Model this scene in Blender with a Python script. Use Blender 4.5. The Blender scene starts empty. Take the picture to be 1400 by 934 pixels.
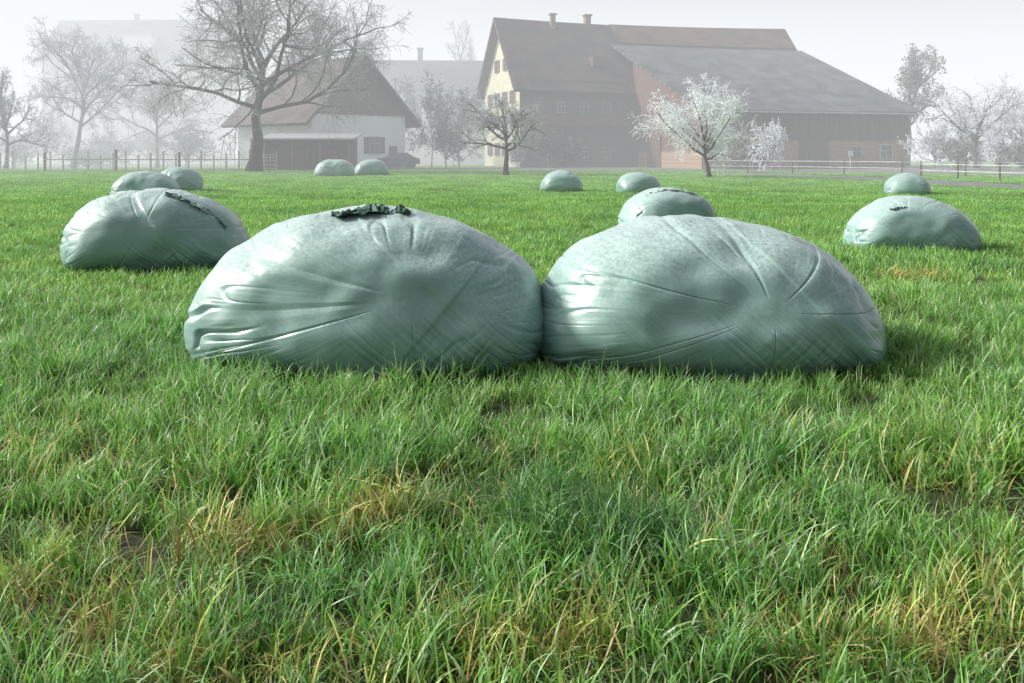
import bpy, math, random
import numpy as np
from mathutils import Vector, Matrix
R=math.radians
rng=np.random.default_rng(7)
random.seed(7)
scene=bpy.context.scene
COL=scene.collection
F=1361.0; CH=1.4; YH=210.0
SUN_EL=33.0; SUN_AZ=-82.0   # azimuth from +Y, negative = left

# ---------------------------------------------------------------- helpers
def hsh(ix,iy,iz,seed):
    h=(ix.astype(np.int64)*374761393+iy.astype(np.int64)*668265263+iz.astype(np.int64)*2147483647+seed*1274126177)&0xffffffff
    h=((h^(h>>13))*1274126177)&0xffffffff
    h=(h^(h>>16))&0xffffffff
    return h/4294967295.0
def vn(x,y,z=0.0,seed=0):
    x=np.asarray(x,float);y=np.asarray(y,float);z=np.zeros_like(x)+z
    x,y,z=np.broadcast_arrays(x,y,z)
    ix=np.floor(x);iy=np.floor(y);iz=np.floor(z)
    fx=x-ix;fy=y-iy;fz=z-iz
    fx=fx*fx*(3-2*fx);fy=fy*fy*(3-2*fy);fz=fz*fz*(3-2*fz)
    r=0
    for a in (0,1):
        for b in (0,1):
            for c in (0,1):
                w=(fx if a else 1-fx)*(fy if b else 1-fy)*(fz if c else 1-fz)
                r=r+w*hsh(ix+a,iy+b,iz+c,seed)
    return r*2-1
def fbm(x,y,z=0.0,seed=0,o=4):
    r=0;a=1.0;f=1.0
    for i in range(o):
        r=r+a*vn(np.asarray(x)*f,np.asarray(y)*f,np.asarray(z)*f,seed+i*17);a*=.5;f*=2.03
    return r
def sst(a,b,x):
    t=np.clip((x-a)/(b-a),0,1);return t*t*(3-2*t)

def obj(name,me,parent=None,loc=None,col=COL):
    o=bpy.data.objects.new(name,me)
    if col is not None: col.objects.link(o)
    if parent: o.parent=parent
    if loc is not None:o.location=loc
    return o
def empty(name,loc=(0,0,0),rz=0):
    o=bpy.data.objects.new(name,None);o.empty_display_size=.5
    COL.objects.link(o);o.location=loc;o.rotation_euler=(0,0,rz);return o
def mesh(name,v,f,mat=None,smooth=False):
    me=bpy.data.meshes.new(name);me.from_pydata([tuple(map(float,p)) for p in v],[],[tuple(q) for q in f])
    if mat:
        for m in (mat if isinstance(mat,(list,tuple)) else [mat]): me.materials.append(m)
    if smooth: me.polygons.foreach_set('use_smooth',[True]*len(me.polygons))
    me.update();return me
def npmesh(name,V,Fq,mat,smooth=True,col=None,uv=None):
    me=bpy.data.meshes.new(name)
    k=Fq.shape[1];m=len(Fq)
    me.vertices.add(len(V));me.vertices.foreach_set('co',np.asarray(V,np.float32).ravel())
    me.loops.add(m*k);me.loops.foreach_set('vertex_index',Fq.astype(np.int32).ravel())
    me.polygons.add(m);me.polygons.foreach_set('loop_start',np.arange(0,m*k,k,dtype=np.int32))
    try: me.polygons.foreach_set('loop_total',np.full(m,k,np.int32))
    except Exception: pass
    if mat: 
        for mm in (mat if isinstance(mat,(list,tuple)) else [mat]): me.materials.append(mm)
    me.update(calc_edges=True)
    if smooth: me.polygons.foreach_set('use_smooth',np.ones(m,bool))
    if col is not None:
        a=me.color_attributes.new('col','FLOAT_COLOR','POINT')
        c=np.ones((len(V),4),np.float32);c[:,:3]=col
        a.data.foreach_set('color',c.ravel())
    if uv is not None:
        l=me.uv_layers.new(name='UVMap');l.data.foreach_set('uv',uv[Fq.ravel()].astype(np.float32).ravel())
    return me
BOXF=[(0,3,2,1),(4,5,6,7),(0,1,5,4),(1,2,6,5),(2,3,7,6),(3,0,4,7)]
def boxv(x0,x1,y0,y1,z0,z1):
    return [(x0,y0,z0),(x1,y0,z0),(x1,y1,z0),(x0,y1,z0),(x0,y0,z1),(x1,y0,z1),(x1,y1,z1),(x0,y1,z1)]
def boxes(name,lst,mat,parent=None):
    v=[];f=[]
    for b in lst:
        n=len(v);v+=boxv(*b);f+=[tuple(i+n for i in q) for q in BOXF]
    return obj(name,mesh(name,v,f,mat),parent)

# ---------------------------------------------------------------- materials
def mat(name):
    m=bpy.data.materials.new(name);m.use_nodes=True
    nt=m.node_tree;b=nt.nodes['Principled BSDF'];return m,nt,b
def N(nt,t,**k):
    n=nt.nodes.new(t)
    for a,v in k.items(): setattr(n,a,v)
    return n
def simple(name,c,rough=.8,var=.25,scale=3.0,bump=0.0,spec=.3,stretch=(1,1,1)):
    m,nt,b=mat(name)
    tc=N(nt,'ShaderNodeTexCoord');mp=N(nt,'ShaderNodeMapping');mp.inputs['Scale'].default_value=stretch
    nt.links.new(tc.outputs['Object'],mp.inputs[0])
    no=N(nt,'ShaderNodeTexNoise');no.inputs['Scale'].default_value=scale;no.inputs['Detail'].default_value=6
    nt.links.new(mp.outputs[0],no.inputs['Vector'])
    r=N(nt,'ShaderNodeValToRGB');r.color_ramp.elements[0].position=.3;r.color_ramp.elements[1].position=.7
    r.color_ramp.elements[0].color=tuple(x*(1-var) for x in c)+(1,)
    r.color_ramp.elements[1].color=tuple(min(1,x*(1+var)) for x in c)+(1,)
    nt.links.new(no.outputs['Fac'],r.inputs[0]);nt.links.new(r.outputs[0],b.inputs['Base Color'])
    b.inputs['Roughness'].default_value=rough;b.inputs['Specular IOR Level'].default_value=spec
    if bump:
        bp=N(nt,'ShaderNodeBump');bp.inputs['Strength'].default_value=bump;bp.inputs['Distance'].default_value=.05
        nt.links.new(no.outputs['Fac'],bp.inputs['Height']);nt.links.new(bp.outputs[0],b.inputs['Normal'])
    return m
def roofmat(name,c1,c2,rowh=.35):
    m,nt,b=mat(name)
    tc=N(nt,'ShaderNodeTexCoord')
    br=N(nt,'ShaderNodeTexBrick');br.inputs['Scale'].default_value=1.0
    br.inputs['Brick Width'].default_value=.3;br.inputs['Row Height'].default_value=rowh;br.inputs['Mortar Size'].default_value=.02
    br.inputs['Color1'].default_value=c1+(1,);br.inputs['Color2'].default_value=c2+(1,);br.inputs['Mortar'].default_value=tuple(x*.5 for x in c1)+(1,)
    nt.links.new(tc.outputs['UV'],br.inputs['Vector'])
    no=N(nt,'ShaderNodeTexNoise');no.inputs['Scale'].default_value=.5;no.inputs['Detail'].default_value=8
    nt.links.new(tc.outputs['Object'],no.inputs['Vector'])
    mx=N(nt,'ShaderNodeMix',data_type='RGBA',blend_type='MULTIPLY');mx.inputs[0].default_value=1
    r=N(nt,'ShaderNodeValToRGB');r.color_ramp.elements[0].color=(.6,.6,.6,1);r.color_ramp.elements[1].color=(1.3,1.3,1.3,1)
    r.color_ramp.elements[0].position=.35;r.color_ramp.elements[1].position=.65
    nt.links.new(no.outputs['Fac'],r.inputs[0])
    nt.links.new(br.outputs['Color'],mx.inputs[6]);nt.links.new(r.outputs[0],mx.inputs[7])
    nt.links.new(mx.outputs[2],b.inputs['Base Color']);b.inputs['Roughness'].default_value=.75
    return m
def plankmat(name,c):
    return simple(name,c,.85,.35,2.0,.3,.2,(6,6,.4))
def brickmat(name,c):
    m,nt,b=mat(name)
    tc=N(nt,'ShaderNodeTexCoord');mp=N(nt,'ShaderNodeMapping');mp.inputs['Rotation'].default_value=(R(90),0,0)
    nt.links.new(tc.outputs['Object'],mp.inputs[0])
    br=N(nt,'ShaderNodeTexBrick');br.inputs['Scale'].default_value=2.0
    br.inputs['Color1'].default_value=c+(1,);br.inputs['Color2'].default_value=tuple(x*.7 for x in c)+(1,);br.inputs['Mortar'].default_value=(.35,.3,.27,1)
    nt.links.new(mp.outputs[0],br.inputs['Vector']);nt.links.new(br.outputs[0],b.inputs['Base Color']);b.inputs['Roughness'].default_value=.9
    return m
M_roof=roofmat('roof_tiles_brown',(.115,.085,.076),(.095,.074,.068))
M_roofr=roofmat('roof_tiles_red',(.18,.10,.08),(.15,.088,.075))
M_roofg=roofmat('roof_sheet_grey',(.10,.105,.115),(.125,.13,.135),.6)
M_cream=simple('plaster_cream',(.66,.62,.48),.9,.1,1.2,.1)
M_white=simple('plaster_white',(.78,.80,.82),.9,.06,1.0,.1)
M_pale=simple('plaster_pale',(.5,.52,.52),.9,.08,.6,.1)
M_wood=plankmat('wood_dark',(.125,.092,.075))
M_woodr=plankmat('wood_red',(.155,.09,.072))
M_brick=brickmat('brick_orange',(.42,.27,.18))
M_glass=simple('window_glass',(.03,.04,.05),.15,.3,1,0,.6)
M_frame=simple('window_frame',(.38,.38,.37),.6,.05)
M_framew=simple('window_frame_white',(.75,.75,.75),.6,.05)
M_shut=simple('shutter_red',(.20,.10,.08),.7,.1)
M_shutg=simple('shutter_green',(.08,.11,.09),.7,.1)
M_stone=simple('chimney_stone',(.25,.2,.17),.9,.2,4)
M_metal=simple('sheet_metal',(.45,.47,.48),.45,.1,2)
M_post=simple('post_wood',(.20,.17,.15),.9,.3,8)
M_postw=simple('post_frosted',(.42,.42,.42),.9,.2,8)
M_asph=simple('asphalt',(.20,.20,.205),.9,.15,1.5,.2)
M_bark=simple('bark_dark',(.07,.058,.05),.95,.35,6,.5)
M_barkf=simple('bark_frost',(.27,.27,.27),.95,.3,6,.3)
M_twg=simple('twig_frost_grey',(.33,.325,.32),.8,.4,2)
M_twm=simple('twig_frost_mid',(.62,.65,.69),.8,.3,2)
M_twd=simple('twig_frost_light_grey',(.46,.47,.49),.8,.35,2)
M_tww=simple('twig_frost_white',(.86,.89,.94),.8,.08,2)
M_conf=simple('conifer_needles_frost',(.16,.23,.20),.9,.35,1.5)
M_leafd=simple('leaf_frosted_brown',(.22,.21,.18),.9,.5,1.2)
M_hedge=simple('hedge_dark',(.08,.11,.08),.9,.5,1.2)
M_hill=simple('hill_forest',(.10,.14,.13),.95,.3,.02)

def grassmat(name,transl=.35,rough=.42,lo=(.82,.9,.88),hi=(1.2,1.08,.92)):
    m,nt,b=mat(name)
    at=N(nt,'ShaderNodeAttribute');at.attribute_name='col'
    oi=N(nt,'ShaderNodeObjectInfo')
    ge=N(nt,'ShaderNodeNewGeometry')
    no=N(nt,'ShaderNodeTexNoise');no.inputs['Scale'].default_value=.7;no.inputs['Detail'].default_value=4
    nt.links.new(ge.outputs['Position'],no.inputs['Vector'])
    r=N(nt,'ShaderNodeValToRGB')
    r.color_ramp.elements[0].position=.35;r.color_ramp.elements[1].position=.68
    r.color_ramp.elements[0].color=lo+(1,);r.color_ramp.elements[1].color=hi+(1,)
    nt.links.new(no.outputs['Fac'],r.inputs[0])
    mx=N(nt,'ShaderNodeMix',data_type='RGBA',blend_type='MULTIPLY');mx.inputs[0].default_value=1
    nt.links.new(at.outputs['Color'],mx.inputs[6]);nt.links.new(r.outputs[0],mx.inputs[7])
    hs=N(nt,'ShaderNodeHueSaturation')
    mr=N(nt,'ShaderNodeMapRange');mr.inputs[3].default_value=.78;mr.inputs[4].default_value=1.25
    nt.links.new(oi.outputs['Random'],mr.inputs[0]);nt.links.new(mr.outputs[0],hs.inputs['Value'])
    nt.links.new(mx.outputs[2],hs.inputs['Color'])
    nt.links.new(hs.outputs[0],b.inputs['Base Color']);b.inputs['Roughness'].default_value=rough
    b.inputs['Specular IOR Level'].default_value=.5
    tr=N(nt,'ShaderNodeBsdfTranslucent');nt.links.new(hs.outputs[0],tr.inputs[0])
    ms=N(nt,'ShaderNodeMixShader');ms.inputs[0].default_value=transl
    nt.links.new(b.outputs[0],ms.inputs[1]);nt.links.new(tr.outputs[0],ms.inputs[2])
    nt.links.new(ms.outputs[0],nt.nodes['Material Output'].inputs[0])
    return m
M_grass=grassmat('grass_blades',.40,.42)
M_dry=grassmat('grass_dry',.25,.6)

def groundmat():
    m,nt,b=mat('ground_soil_grass')
    ge=N(nt,'ShaderNodeNewGeometry')
    no=N(nt,'ShaderNodeTexNoise');no.inputs['Scale'].default_value=9;no.inputs['Detail'].default_value=9
    nt.links.new(ge.outputs['Position'],no.inputs['Vector'])
    r=N(nt,'ShaderNodeValToRGB');e=r.color_ramp.elements
    e[0].position=.35;e[0].color=(.018,.020,.008,1);e[1].position=.7;e[1].color=(.05,.06,.018,1)
    nt.links.new(no.outputs['Fac'],r.inputs[0])
    r2=N(nt,'ShaderNodeValToRGB');e=r2.color_ramp.elements
    e[0].position=.3;e[0].color=(.12,.24,.05,1);e[1].position=.7;e[1].color=(.19,.33,.085,1)
    no2=N(nt,'ShaderNodeTexNoise');no2.inputs['Scale'].default_value=1.2;no2.inputs['Detail'].default_value=10
    nt.links.new(ge.outputs['Position'],no2.inputs['Vector']);nt.links.new(no2.outputs['Fac'],r2.inputs[0])
    sx=N(nt,'ShaderNodeSeparateXYZ');nt.links.new(ge.outputs['Position'],sx.inputs[0])
    mr=N(nt,'ShaderNodeMapRange');mr.inputs[1].default_value=9;mr.inputs[2].default_value=30
    nt.links.new(sx.outputs['Y'],mr.inputs[0])
    mx=N(nt,'ShaderNodeMix',data_type='RGBA');nt.links.new(mr.outputs[0],mx.inputs[0])
    nt.links.new(r.outputs[0],mx.inputs[6]);nt.links.new(r2.outputs[0],mx.inputs[7])
    nt.links.new(mx.outputs[2],b.inputs['Base Color']);b.inputs['Roughness'].default_value=.95
    bp=N(nt,'ShaderNodeBump');bp.inputs['Strength'].default_value=.8;bp.inputs['Distance'].default_value=.05
    nt.links.new(no.outputs['Fac'],bp.inputs['Height']);nt.links.new(bp.outputs[0],b.inputs['Normal'])
    return m
M_ground=groundmat()

def balemat():
    m,nt,b=mat('silage_film_mint')
    L=nt.links.new
    tc=N(nt,'ShaderNodeTexCoord')
    def lines(src_,rot,scale,detail=4,dist=0):
        a=N(nt,'ShaderNodeMapping');a.inputs['Rotation'].default_value=rot;L(tc.outputs[src_],a.inputs[0])
        c=N(nt,'ShaderNodeMapping');c.inputs['Scale'].default_value=scale;L(a.outputs[0],c.inputs[0])
        n=N(nt,'ShaderNodeTexNoise');n.inputs['Scale'].default_value=1;n.inputs['Detail'].default_value=detail;n.inputs['Distortion'].default_value=dist
        L(c.outputs[0],n.inputs['Vector']);return n.outputs['Fac']
    def math_(op,a,b_=None,c=None):
        q=N(nt,'ShaderNodeMath',operation=op)
        for i,vv in enumerate((a,b_,c)):
            if vv is None: continue
            if isinstance(vv,(int,float)): q.inputs[i].default_value=vv
            else: L(vv,q.inputs[i])
        return q.outputs[0]
    rad=lines('UV',(0,0,0),(85,1.0,1),4,.1)
    l2=lines('Object',(0,R(48),0),(42,1.2,.8))
    su=N(nt,'ShaderNodeSeparateXYZ');L(tc.outputs['Object'],su.inputs[0])
    na_=N(nt,'ShaderNodeTexNoise');na_.inputs['Scale'].default_value=1.5;na_.inputs['Detail'].default_value=1;L(tc.outputs['Object'],na_.inputs['Vector'])
    lowm=N(nt,'ShaderNodeMapRange');lowm.inputs[1].default_value=.55;lowm.inputs[2].default_value=.25;L(su.outputs['Z'],lowm.inputs[0])
    ra=N(nt,'ShaderNodeMapRange');ra.inputs[1].default_value=.46;ra.inputs[2].default_value=.55;ra.inputs[3].default_value=0;L(na_.outputs['Fac'],ra.inputs[0])
    pm=math_('MULTIPLY',ra.outputs[0],lowm.outputs[0])
    suv=N(nt,'ShaderNodeSeparateXYZ');L(tc.outputs['UV'],suv.inputs[0])
    fd=N(nt,'ShaderNodeMapRange');fd.inputs[1].default_value=.01;fd.inputs[2].default_value=.22;fd.inputs[3].default_value=.0;fd.inputs[4].default_value=.7;L(suv.outputs['Y'],fd.inputs[0])
    inv=math_('SUBTRACT',1.0,pm)
    pr=math_('MULTIPLY',math_('MULTIPLY',math_('SUBTRACT',rad,.5),fd.outputs[0]),inv)
    pl=math_('MULTIPLY',math_('SUBTRACT',l2,.5),math_('MULTIPLY',pm,1.3))
    ad=math_('ADD',pr,pl)
    bp=N(nt,'ShaderNodeBump');bp.inputs['Strength'].default_value=.40;bp.inputs['Distance'].default_value=.018;L(ad,bp.inputs['Height'])
    nf=N(nt,'ShaderNodeTexNoise');nf.inputs['Scale'].default_value=28;nf.inputs['Detail'].default_value=6;L(tc.outputs['Object'],nf.inputs['Vector'])
    bp2=N(nt,'ShaderNodeBump');bp2.inputs['Strength'].default_value=.14;bp2.inputs['Distance'].default_value=.01;L(nf.outputs['Fac'],bp2.inputs['Height']);L(bp.outputs[0],bp2.inputs['Normal'])
    L(bp2.outputs[0],b.inputs['Normal'])
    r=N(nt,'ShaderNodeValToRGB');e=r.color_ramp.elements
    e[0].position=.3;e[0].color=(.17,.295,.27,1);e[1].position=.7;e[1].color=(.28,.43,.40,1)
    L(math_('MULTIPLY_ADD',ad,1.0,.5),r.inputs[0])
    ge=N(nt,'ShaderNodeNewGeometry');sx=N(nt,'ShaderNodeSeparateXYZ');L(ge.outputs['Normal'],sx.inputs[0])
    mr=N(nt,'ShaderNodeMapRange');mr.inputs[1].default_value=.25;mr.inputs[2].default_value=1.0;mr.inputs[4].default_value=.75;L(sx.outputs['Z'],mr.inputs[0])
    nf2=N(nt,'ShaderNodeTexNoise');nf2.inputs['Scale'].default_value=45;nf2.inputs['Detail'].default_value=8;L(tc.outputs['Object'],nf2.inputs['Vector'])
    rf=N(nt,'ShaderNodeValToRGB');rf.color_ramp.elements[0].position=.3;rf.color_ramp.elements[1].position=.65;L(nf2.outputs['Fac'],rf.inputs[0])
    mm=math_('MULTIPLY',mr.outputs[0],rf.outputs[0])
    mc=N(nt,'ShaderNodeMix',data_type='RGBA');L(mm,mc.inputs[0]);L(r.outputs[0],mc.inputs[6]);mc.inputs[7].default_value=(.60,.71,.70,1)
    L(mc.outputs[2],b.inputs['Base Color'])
    b.inputs['Roughness'].default_value=.33;b.inputs['Specular IOR Level'].default_value=.55
    return m
M_bale=balemat()
M_net=simple('net_wrap_green',(.03,.085,.06),.6,.5,20,.3)

# ---------------------------------------------------------------- bales
FOOT=[]
def bale(cx,cy,W,H,D,seed,nt_=260,nu=110,pole=(.08,.5),shift=0.0,yaw=0.0,ctr=.2,fold=1.0,bands=()):
    th=np.linspace(-np.pi/2,1.5*np.pi,nt_+1)
    u=np.linspace(0.0,1.0,nu+1)
    TH,U=np.meshgrid(th,u)
    zc=ctr*H
    ph=U*np.pi
    s=np.sin(ph)**.66
    yy=-np.cos(ph);yy=np.sign(yy)*np.abs(yy)**.85*D/2
    c=np.cos(TH);sn=np.sin(TH)
    ex=.96
    X=W/2*np.sign(c)*np.abs(c)**ex
    Z=np.where(sn>0,(H-zc)*np.abs(sn)**ex,-(zc+.1)*np.abs(sn)**.6)
    k=s
    px=pole[0]*W;pz=pole[1]*H
    x=px*(1-k)+X*k
    z=pz*(1-k)+(zc+Z*1)*k
    hz=np.clip(z/H,0,1)
    x=x+shift*W*hz*hz
    y=yy*(1-.18*hz)+.05*hz*D
    P=np.stack([x,y,z],-1)
    du=np.gradient(P,axis=0);dt=np.gradient(P,axis=1)
    n=np.cross(du,dt);n/= (np.linalg.norm(n,axis=-1,keepdims=True)+1e-9)
    cen=np.array([0,0,.4*H])
    if np.sum(n*(P-cen))<0:n=-n
    wp=sst(.22,.05,s)[...,None];sg=np.sign(P[...,1:2]);n=n*(1-wp)+wp*np.concatenate([0*sg,sg,0*sg],-1)
    n/=np.linalg.norm(n,axis=-1,keepdims=True)+1e-9
    rim=sst(.5,.97,s)
    d=.05*fbm(x*1.5+9,y*1.6,z*1.8,seed,3)*W/2.3
    h=0
    thn=TH/(2*np.pi)
    rid=1-np.abs(fbm(thn*18+3*seed,U*2.2,0,seed+5,3))
    mask=sst(.1,.7,fbm(thn*6,U*4,0,seed+9,2))
    h=h-fold*.012*np.clip(rid-.85,0,1)/.15*mask*rim
    rid4=1-np.abs(fbm(thn*12+seed,U*.35,0,seed+65,1))
    h=h-fold*.007*np.clip(rid4-.94,0,1)/.06*sst(.10,.35,s)
    rid2=1-np.abs(fbm(thn*70,U*3.5,0,seed+25,2))
    mask2=sst(.1,.6,fbm(thn*9+7,U*5,0,seed+29,2))
    h=h-fold*.004*np.clip(rid2-.8,0,1)/.2*mask2*rim
    lf=np.exp(-((TH-np.pi*.97)/.40)**2)*sst(.14,.30,U)*(1-sst(.5,.75,U))
    rid3=1-np.abs(fbm(thn*26+1.7,U*5,0,seed+45,2))
    h=h-fold*.048*np.clip(rid3-.76,0,1)/.24*lf*sst(-.1,.5,fbm(thn*12,U*7,0,seed+3,2))
    h=h+fold*.015*lf*fbm(thn*20,U*4,0,seed+4,2)
    fan=np.exp(-((TH+np.pi*.26)/.6)**2)
    h=h-fold*.008*np.clip(1-np.abs(fbm((x*.75-z*.66)*15,(x*.66+z*.75)*1.0,0,seed+75,2))-.55,0,1)/.45*np.clip(fan,0,1)*sst(.2,.55,s)*(U<.4)
    h=h*sst(.05,.25,s)
    for (a,off,amt) in bands:
        dd=(x-px)*math.cos(a)+(z-pz)*math.sin(a)-off
        h=h+amt*sst(-.012,.012,dd)-amt/2
    d=d+h
    P=P+n*d[...,None]
    P[:,-1]=P[:,0]
    P[0]=P[0].mean(0);P[-1]=P[-1].mean(0)
    cyw,syw=math.cos(yaw),math.sin(yaw)
    Px=P[...,0]*cyw-P[...,1]*syw;Py=P[...,0]*syw+P[...,1]*cyw
    P[...,0]=Px;P[...,1]=Py
    nx=nt_+1
    i=np.arange(nu)[:,None]*nx+np.arange(nt_)[None,:]
    Fq=np.stack([i,i+1,i+1+nx,i+nx],-1).reshape(-1,4)
    V=P.reshape(-1,3)
    uv=np.stack([thn,U],-1).reshape(-1,2)
    me=npmesh('silage_bale',V,Fq,M_bale,True,uv=uv)
    o=obj('silage_bale',me,loc=(cx,cy,0))
    FOOT.append((cx,cy,W*.5*.93,D*.5*.88))
    return o,P
def strip(name,pts,w,matl,parent,seed,amp=.03,n=60,k=9):
    pts=np.array(pts,float);t=np.linspace(0,len(pts)-1,n)
    C=np.stack([np.interp(t,np.arange(len(pts)),pts[:,j]) for j in range(3)],-1)
    vv=np.linspace(-1,1,k)
    T,Vv=np.meshgrid(t,vv,indexing='ij')
    P=C[:,None,:]+np.zeros((n,k,3))
    tg=np.gradient(C,axis=0);tg/=np.linalg.norm(tg,axis=1,keepdims=True)+1e-9
    side=np.cross(tg,np.array([0,0,1.]));side/=np.linalg.norm(side,axis=1,keepdims=True)+1e-9
    wv=w*(.6+.5*vn(T*1.7,0*T,0,seed))*np.sin(np.pi*(T/T.max()*.9+.05))**.5
    P=P+side[:,None,:]*(Vv*wv)[...,None]
    P[...,2]+=amp*(1+fbm(T*2,Vv*2,0,seed+1,3))*(1-.6*Vv*Vv)
    P[...,0]+=amp*.9*fbm(T*1.8,Vv*2,3,seed+2,3);P[...,1]+=amp*.9*fbm(T*1.8,Vv*2,7,seed+3,3)
    i=np.arange(n-1)[:,None]*k+np.arange(k-1)[None,:]
    Fq=np.stack([i,i+1,i+1+k,i+k],-1).reshape(-1,4)
    return obj(name,npmesh(name,P.reshape(-1,3),Fq,matl),parent)

def topz(P,x,y):
    d=(P[...,0]-x)**2+(P[...,1]-y)**2
    d=np.where(P[...,2]>.3,d,9)
    return P.reshape(-1,3)[d.argmin()][2]
b1,P1=bale(-.965,6.75,2.35,1.035,1.75,11,760,300,pole=(.15,.50),shift=.0,bands=((R(50),.12,.010),(R(140),-.2,.008)))
pp=[(x,-.16+.05*math.sin(x*9),topz(P1,x,-.16)-.012) for x in np.linspace(-.20,.30,9)]
strip('torn_net_wrap',pp,.13,M_net,b1,3,.028,110,13)
b2,P2=bale(1.29,6.75,2.27,.97,1.75,23,760,300,pole=(.14,.46),shift=-.05,bands=((R(40),.2,.008),))
b3,P3=bale(-4.33,12.1,2.16,.99,1.8,31,420,170,pole=(.0,.55),shift=-.02,yaw=R(10),bands=((R(35),.1,.02),))
pp=[(x,-.5+.2*x,topz(P3,x,-.5+.2*x)-.01) for x in np.linspace(.25,.95,8)]
strip('loose_film_flap',pp,.07,M_bale,b3,5,.03,70,7)
b4,P4=bale(5.72,14.3,1.82,.77,1.5,41,340,140,pole=(-.1,.6),shift=-.02,yaw=R(-8))
pp=[(x,-.45,topz(P4,x,-.45)-.01) for x in np.linspace(-.45,-.2,5)]
strip('twine',pp,.03,M_net,b4,6,.02,40,5)
b5,P5=bale(2.79,18.0,1.72,.80,1.5,53,300,120,shift=.0,yaw=R(15))
pp=[(x,-.3,topz(P5,x,-.3)-.01) for x in np.linspace(-.4,.5,7)]
strip('loose_film_flap',pp,.06,M_bale,b5,8,.03,50,6)
for (x,y,W,H,s,yw) in [(-11.25,30.6,2.0,.84,61,5),(-12.3,36.6,1.75,.9,67,-20),(-10.7,60,2.5,1.1,71,0),(-8.75,62,2.2,1.08,73,10),
                    (1.82,36.5,1.58,.80,79,0),(4.5,35.5,1.56,.74,83,12),(13.3,33.5,1.5,.73,89,-10)]:
    bale(x,y,W,H,1.6,s,160,70,pole=(.05,.5),yaw=R(yw))

# ---------------------------------------------------------------- ground + road
v=[];f=[]
xs=[-900,-300,-120,-60,-30,-15,0,15,30,60,120,300,900];ys=[-60,-5,10,25,45,70,100,150,300,700,1800]
for yy in ys:
    for xx in xs: v.append((xx,yy,0))
nx=len(xs)
for j in range(len(ys)-1):
    for i in range(nx-1): f.append((j*nx+i,j*nx+i+1,(j+1)*nx+i+1,(j+1)*nx+i))
obj('ground',mesh('ground',v,f,M_ground))
def cat(pts,n=12):
    out=[];p=[Vector(a) for a in pts];p=[p[0]*2-p[1]]+p+[p[-1]*2-p[-2]]
    for i in range(1,len(p)-2):
        for k in range(n):
            t=k/n
            out.append(.5*((2*p[i])+(p[i+1]-p[i-1])*t+(2*p[i-1]-5*p[i]+4*p[i+1]-p[i+2])*t*t+(3*p[i]-p[i-1]-3*p[i+1]+p[i+2])*t**3))
    out.append(p[-2]);return out
roadc=cat([(-45,84),(-25,87),(-8,86),(4,82),(12,74),(17,64),(19.5,54),(20.2,46),(21.5,39),(26,33),(45,28)])
RP=np.array([(p.x,p.y) for p in roadc])
def roadmesh(name,pts,w,z,m):
    v=[];f=[]
    for i,p in enumerate(pts):
        a=pts[max(0,i-1)];b=pts[min(len(pts)-1,i+1)];d=(b-a).normalized();n=Vector((-d.y,d.x))
        v+=[(*(p+n*w),z),(*(p-n*w),z)]
        if i: f.append((2*i-2,2*i-1,2*i+1,2*i))
    return obj(name,mesh(name,v,f,m))
roadmesh('farm_road',roadc,1.9,.03,M_asph)
obj('farm_yard',mesh('farm_yard',[(-6,88,.02),(12,79,.02),(17,86.5,.02),(12.5,101,.02),(-2,99,.02),(-12,92,.02)],[(0,1,2,3,4,5)],M_asph))
obj('gravel_verge',mesh('gravel_verge',[(17,70,.012),(26,58,.012),(45,75,.012),(38,93,.012),(17,86.4,.012)],[(0,1,2,3,4)],M_asph))

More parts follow.
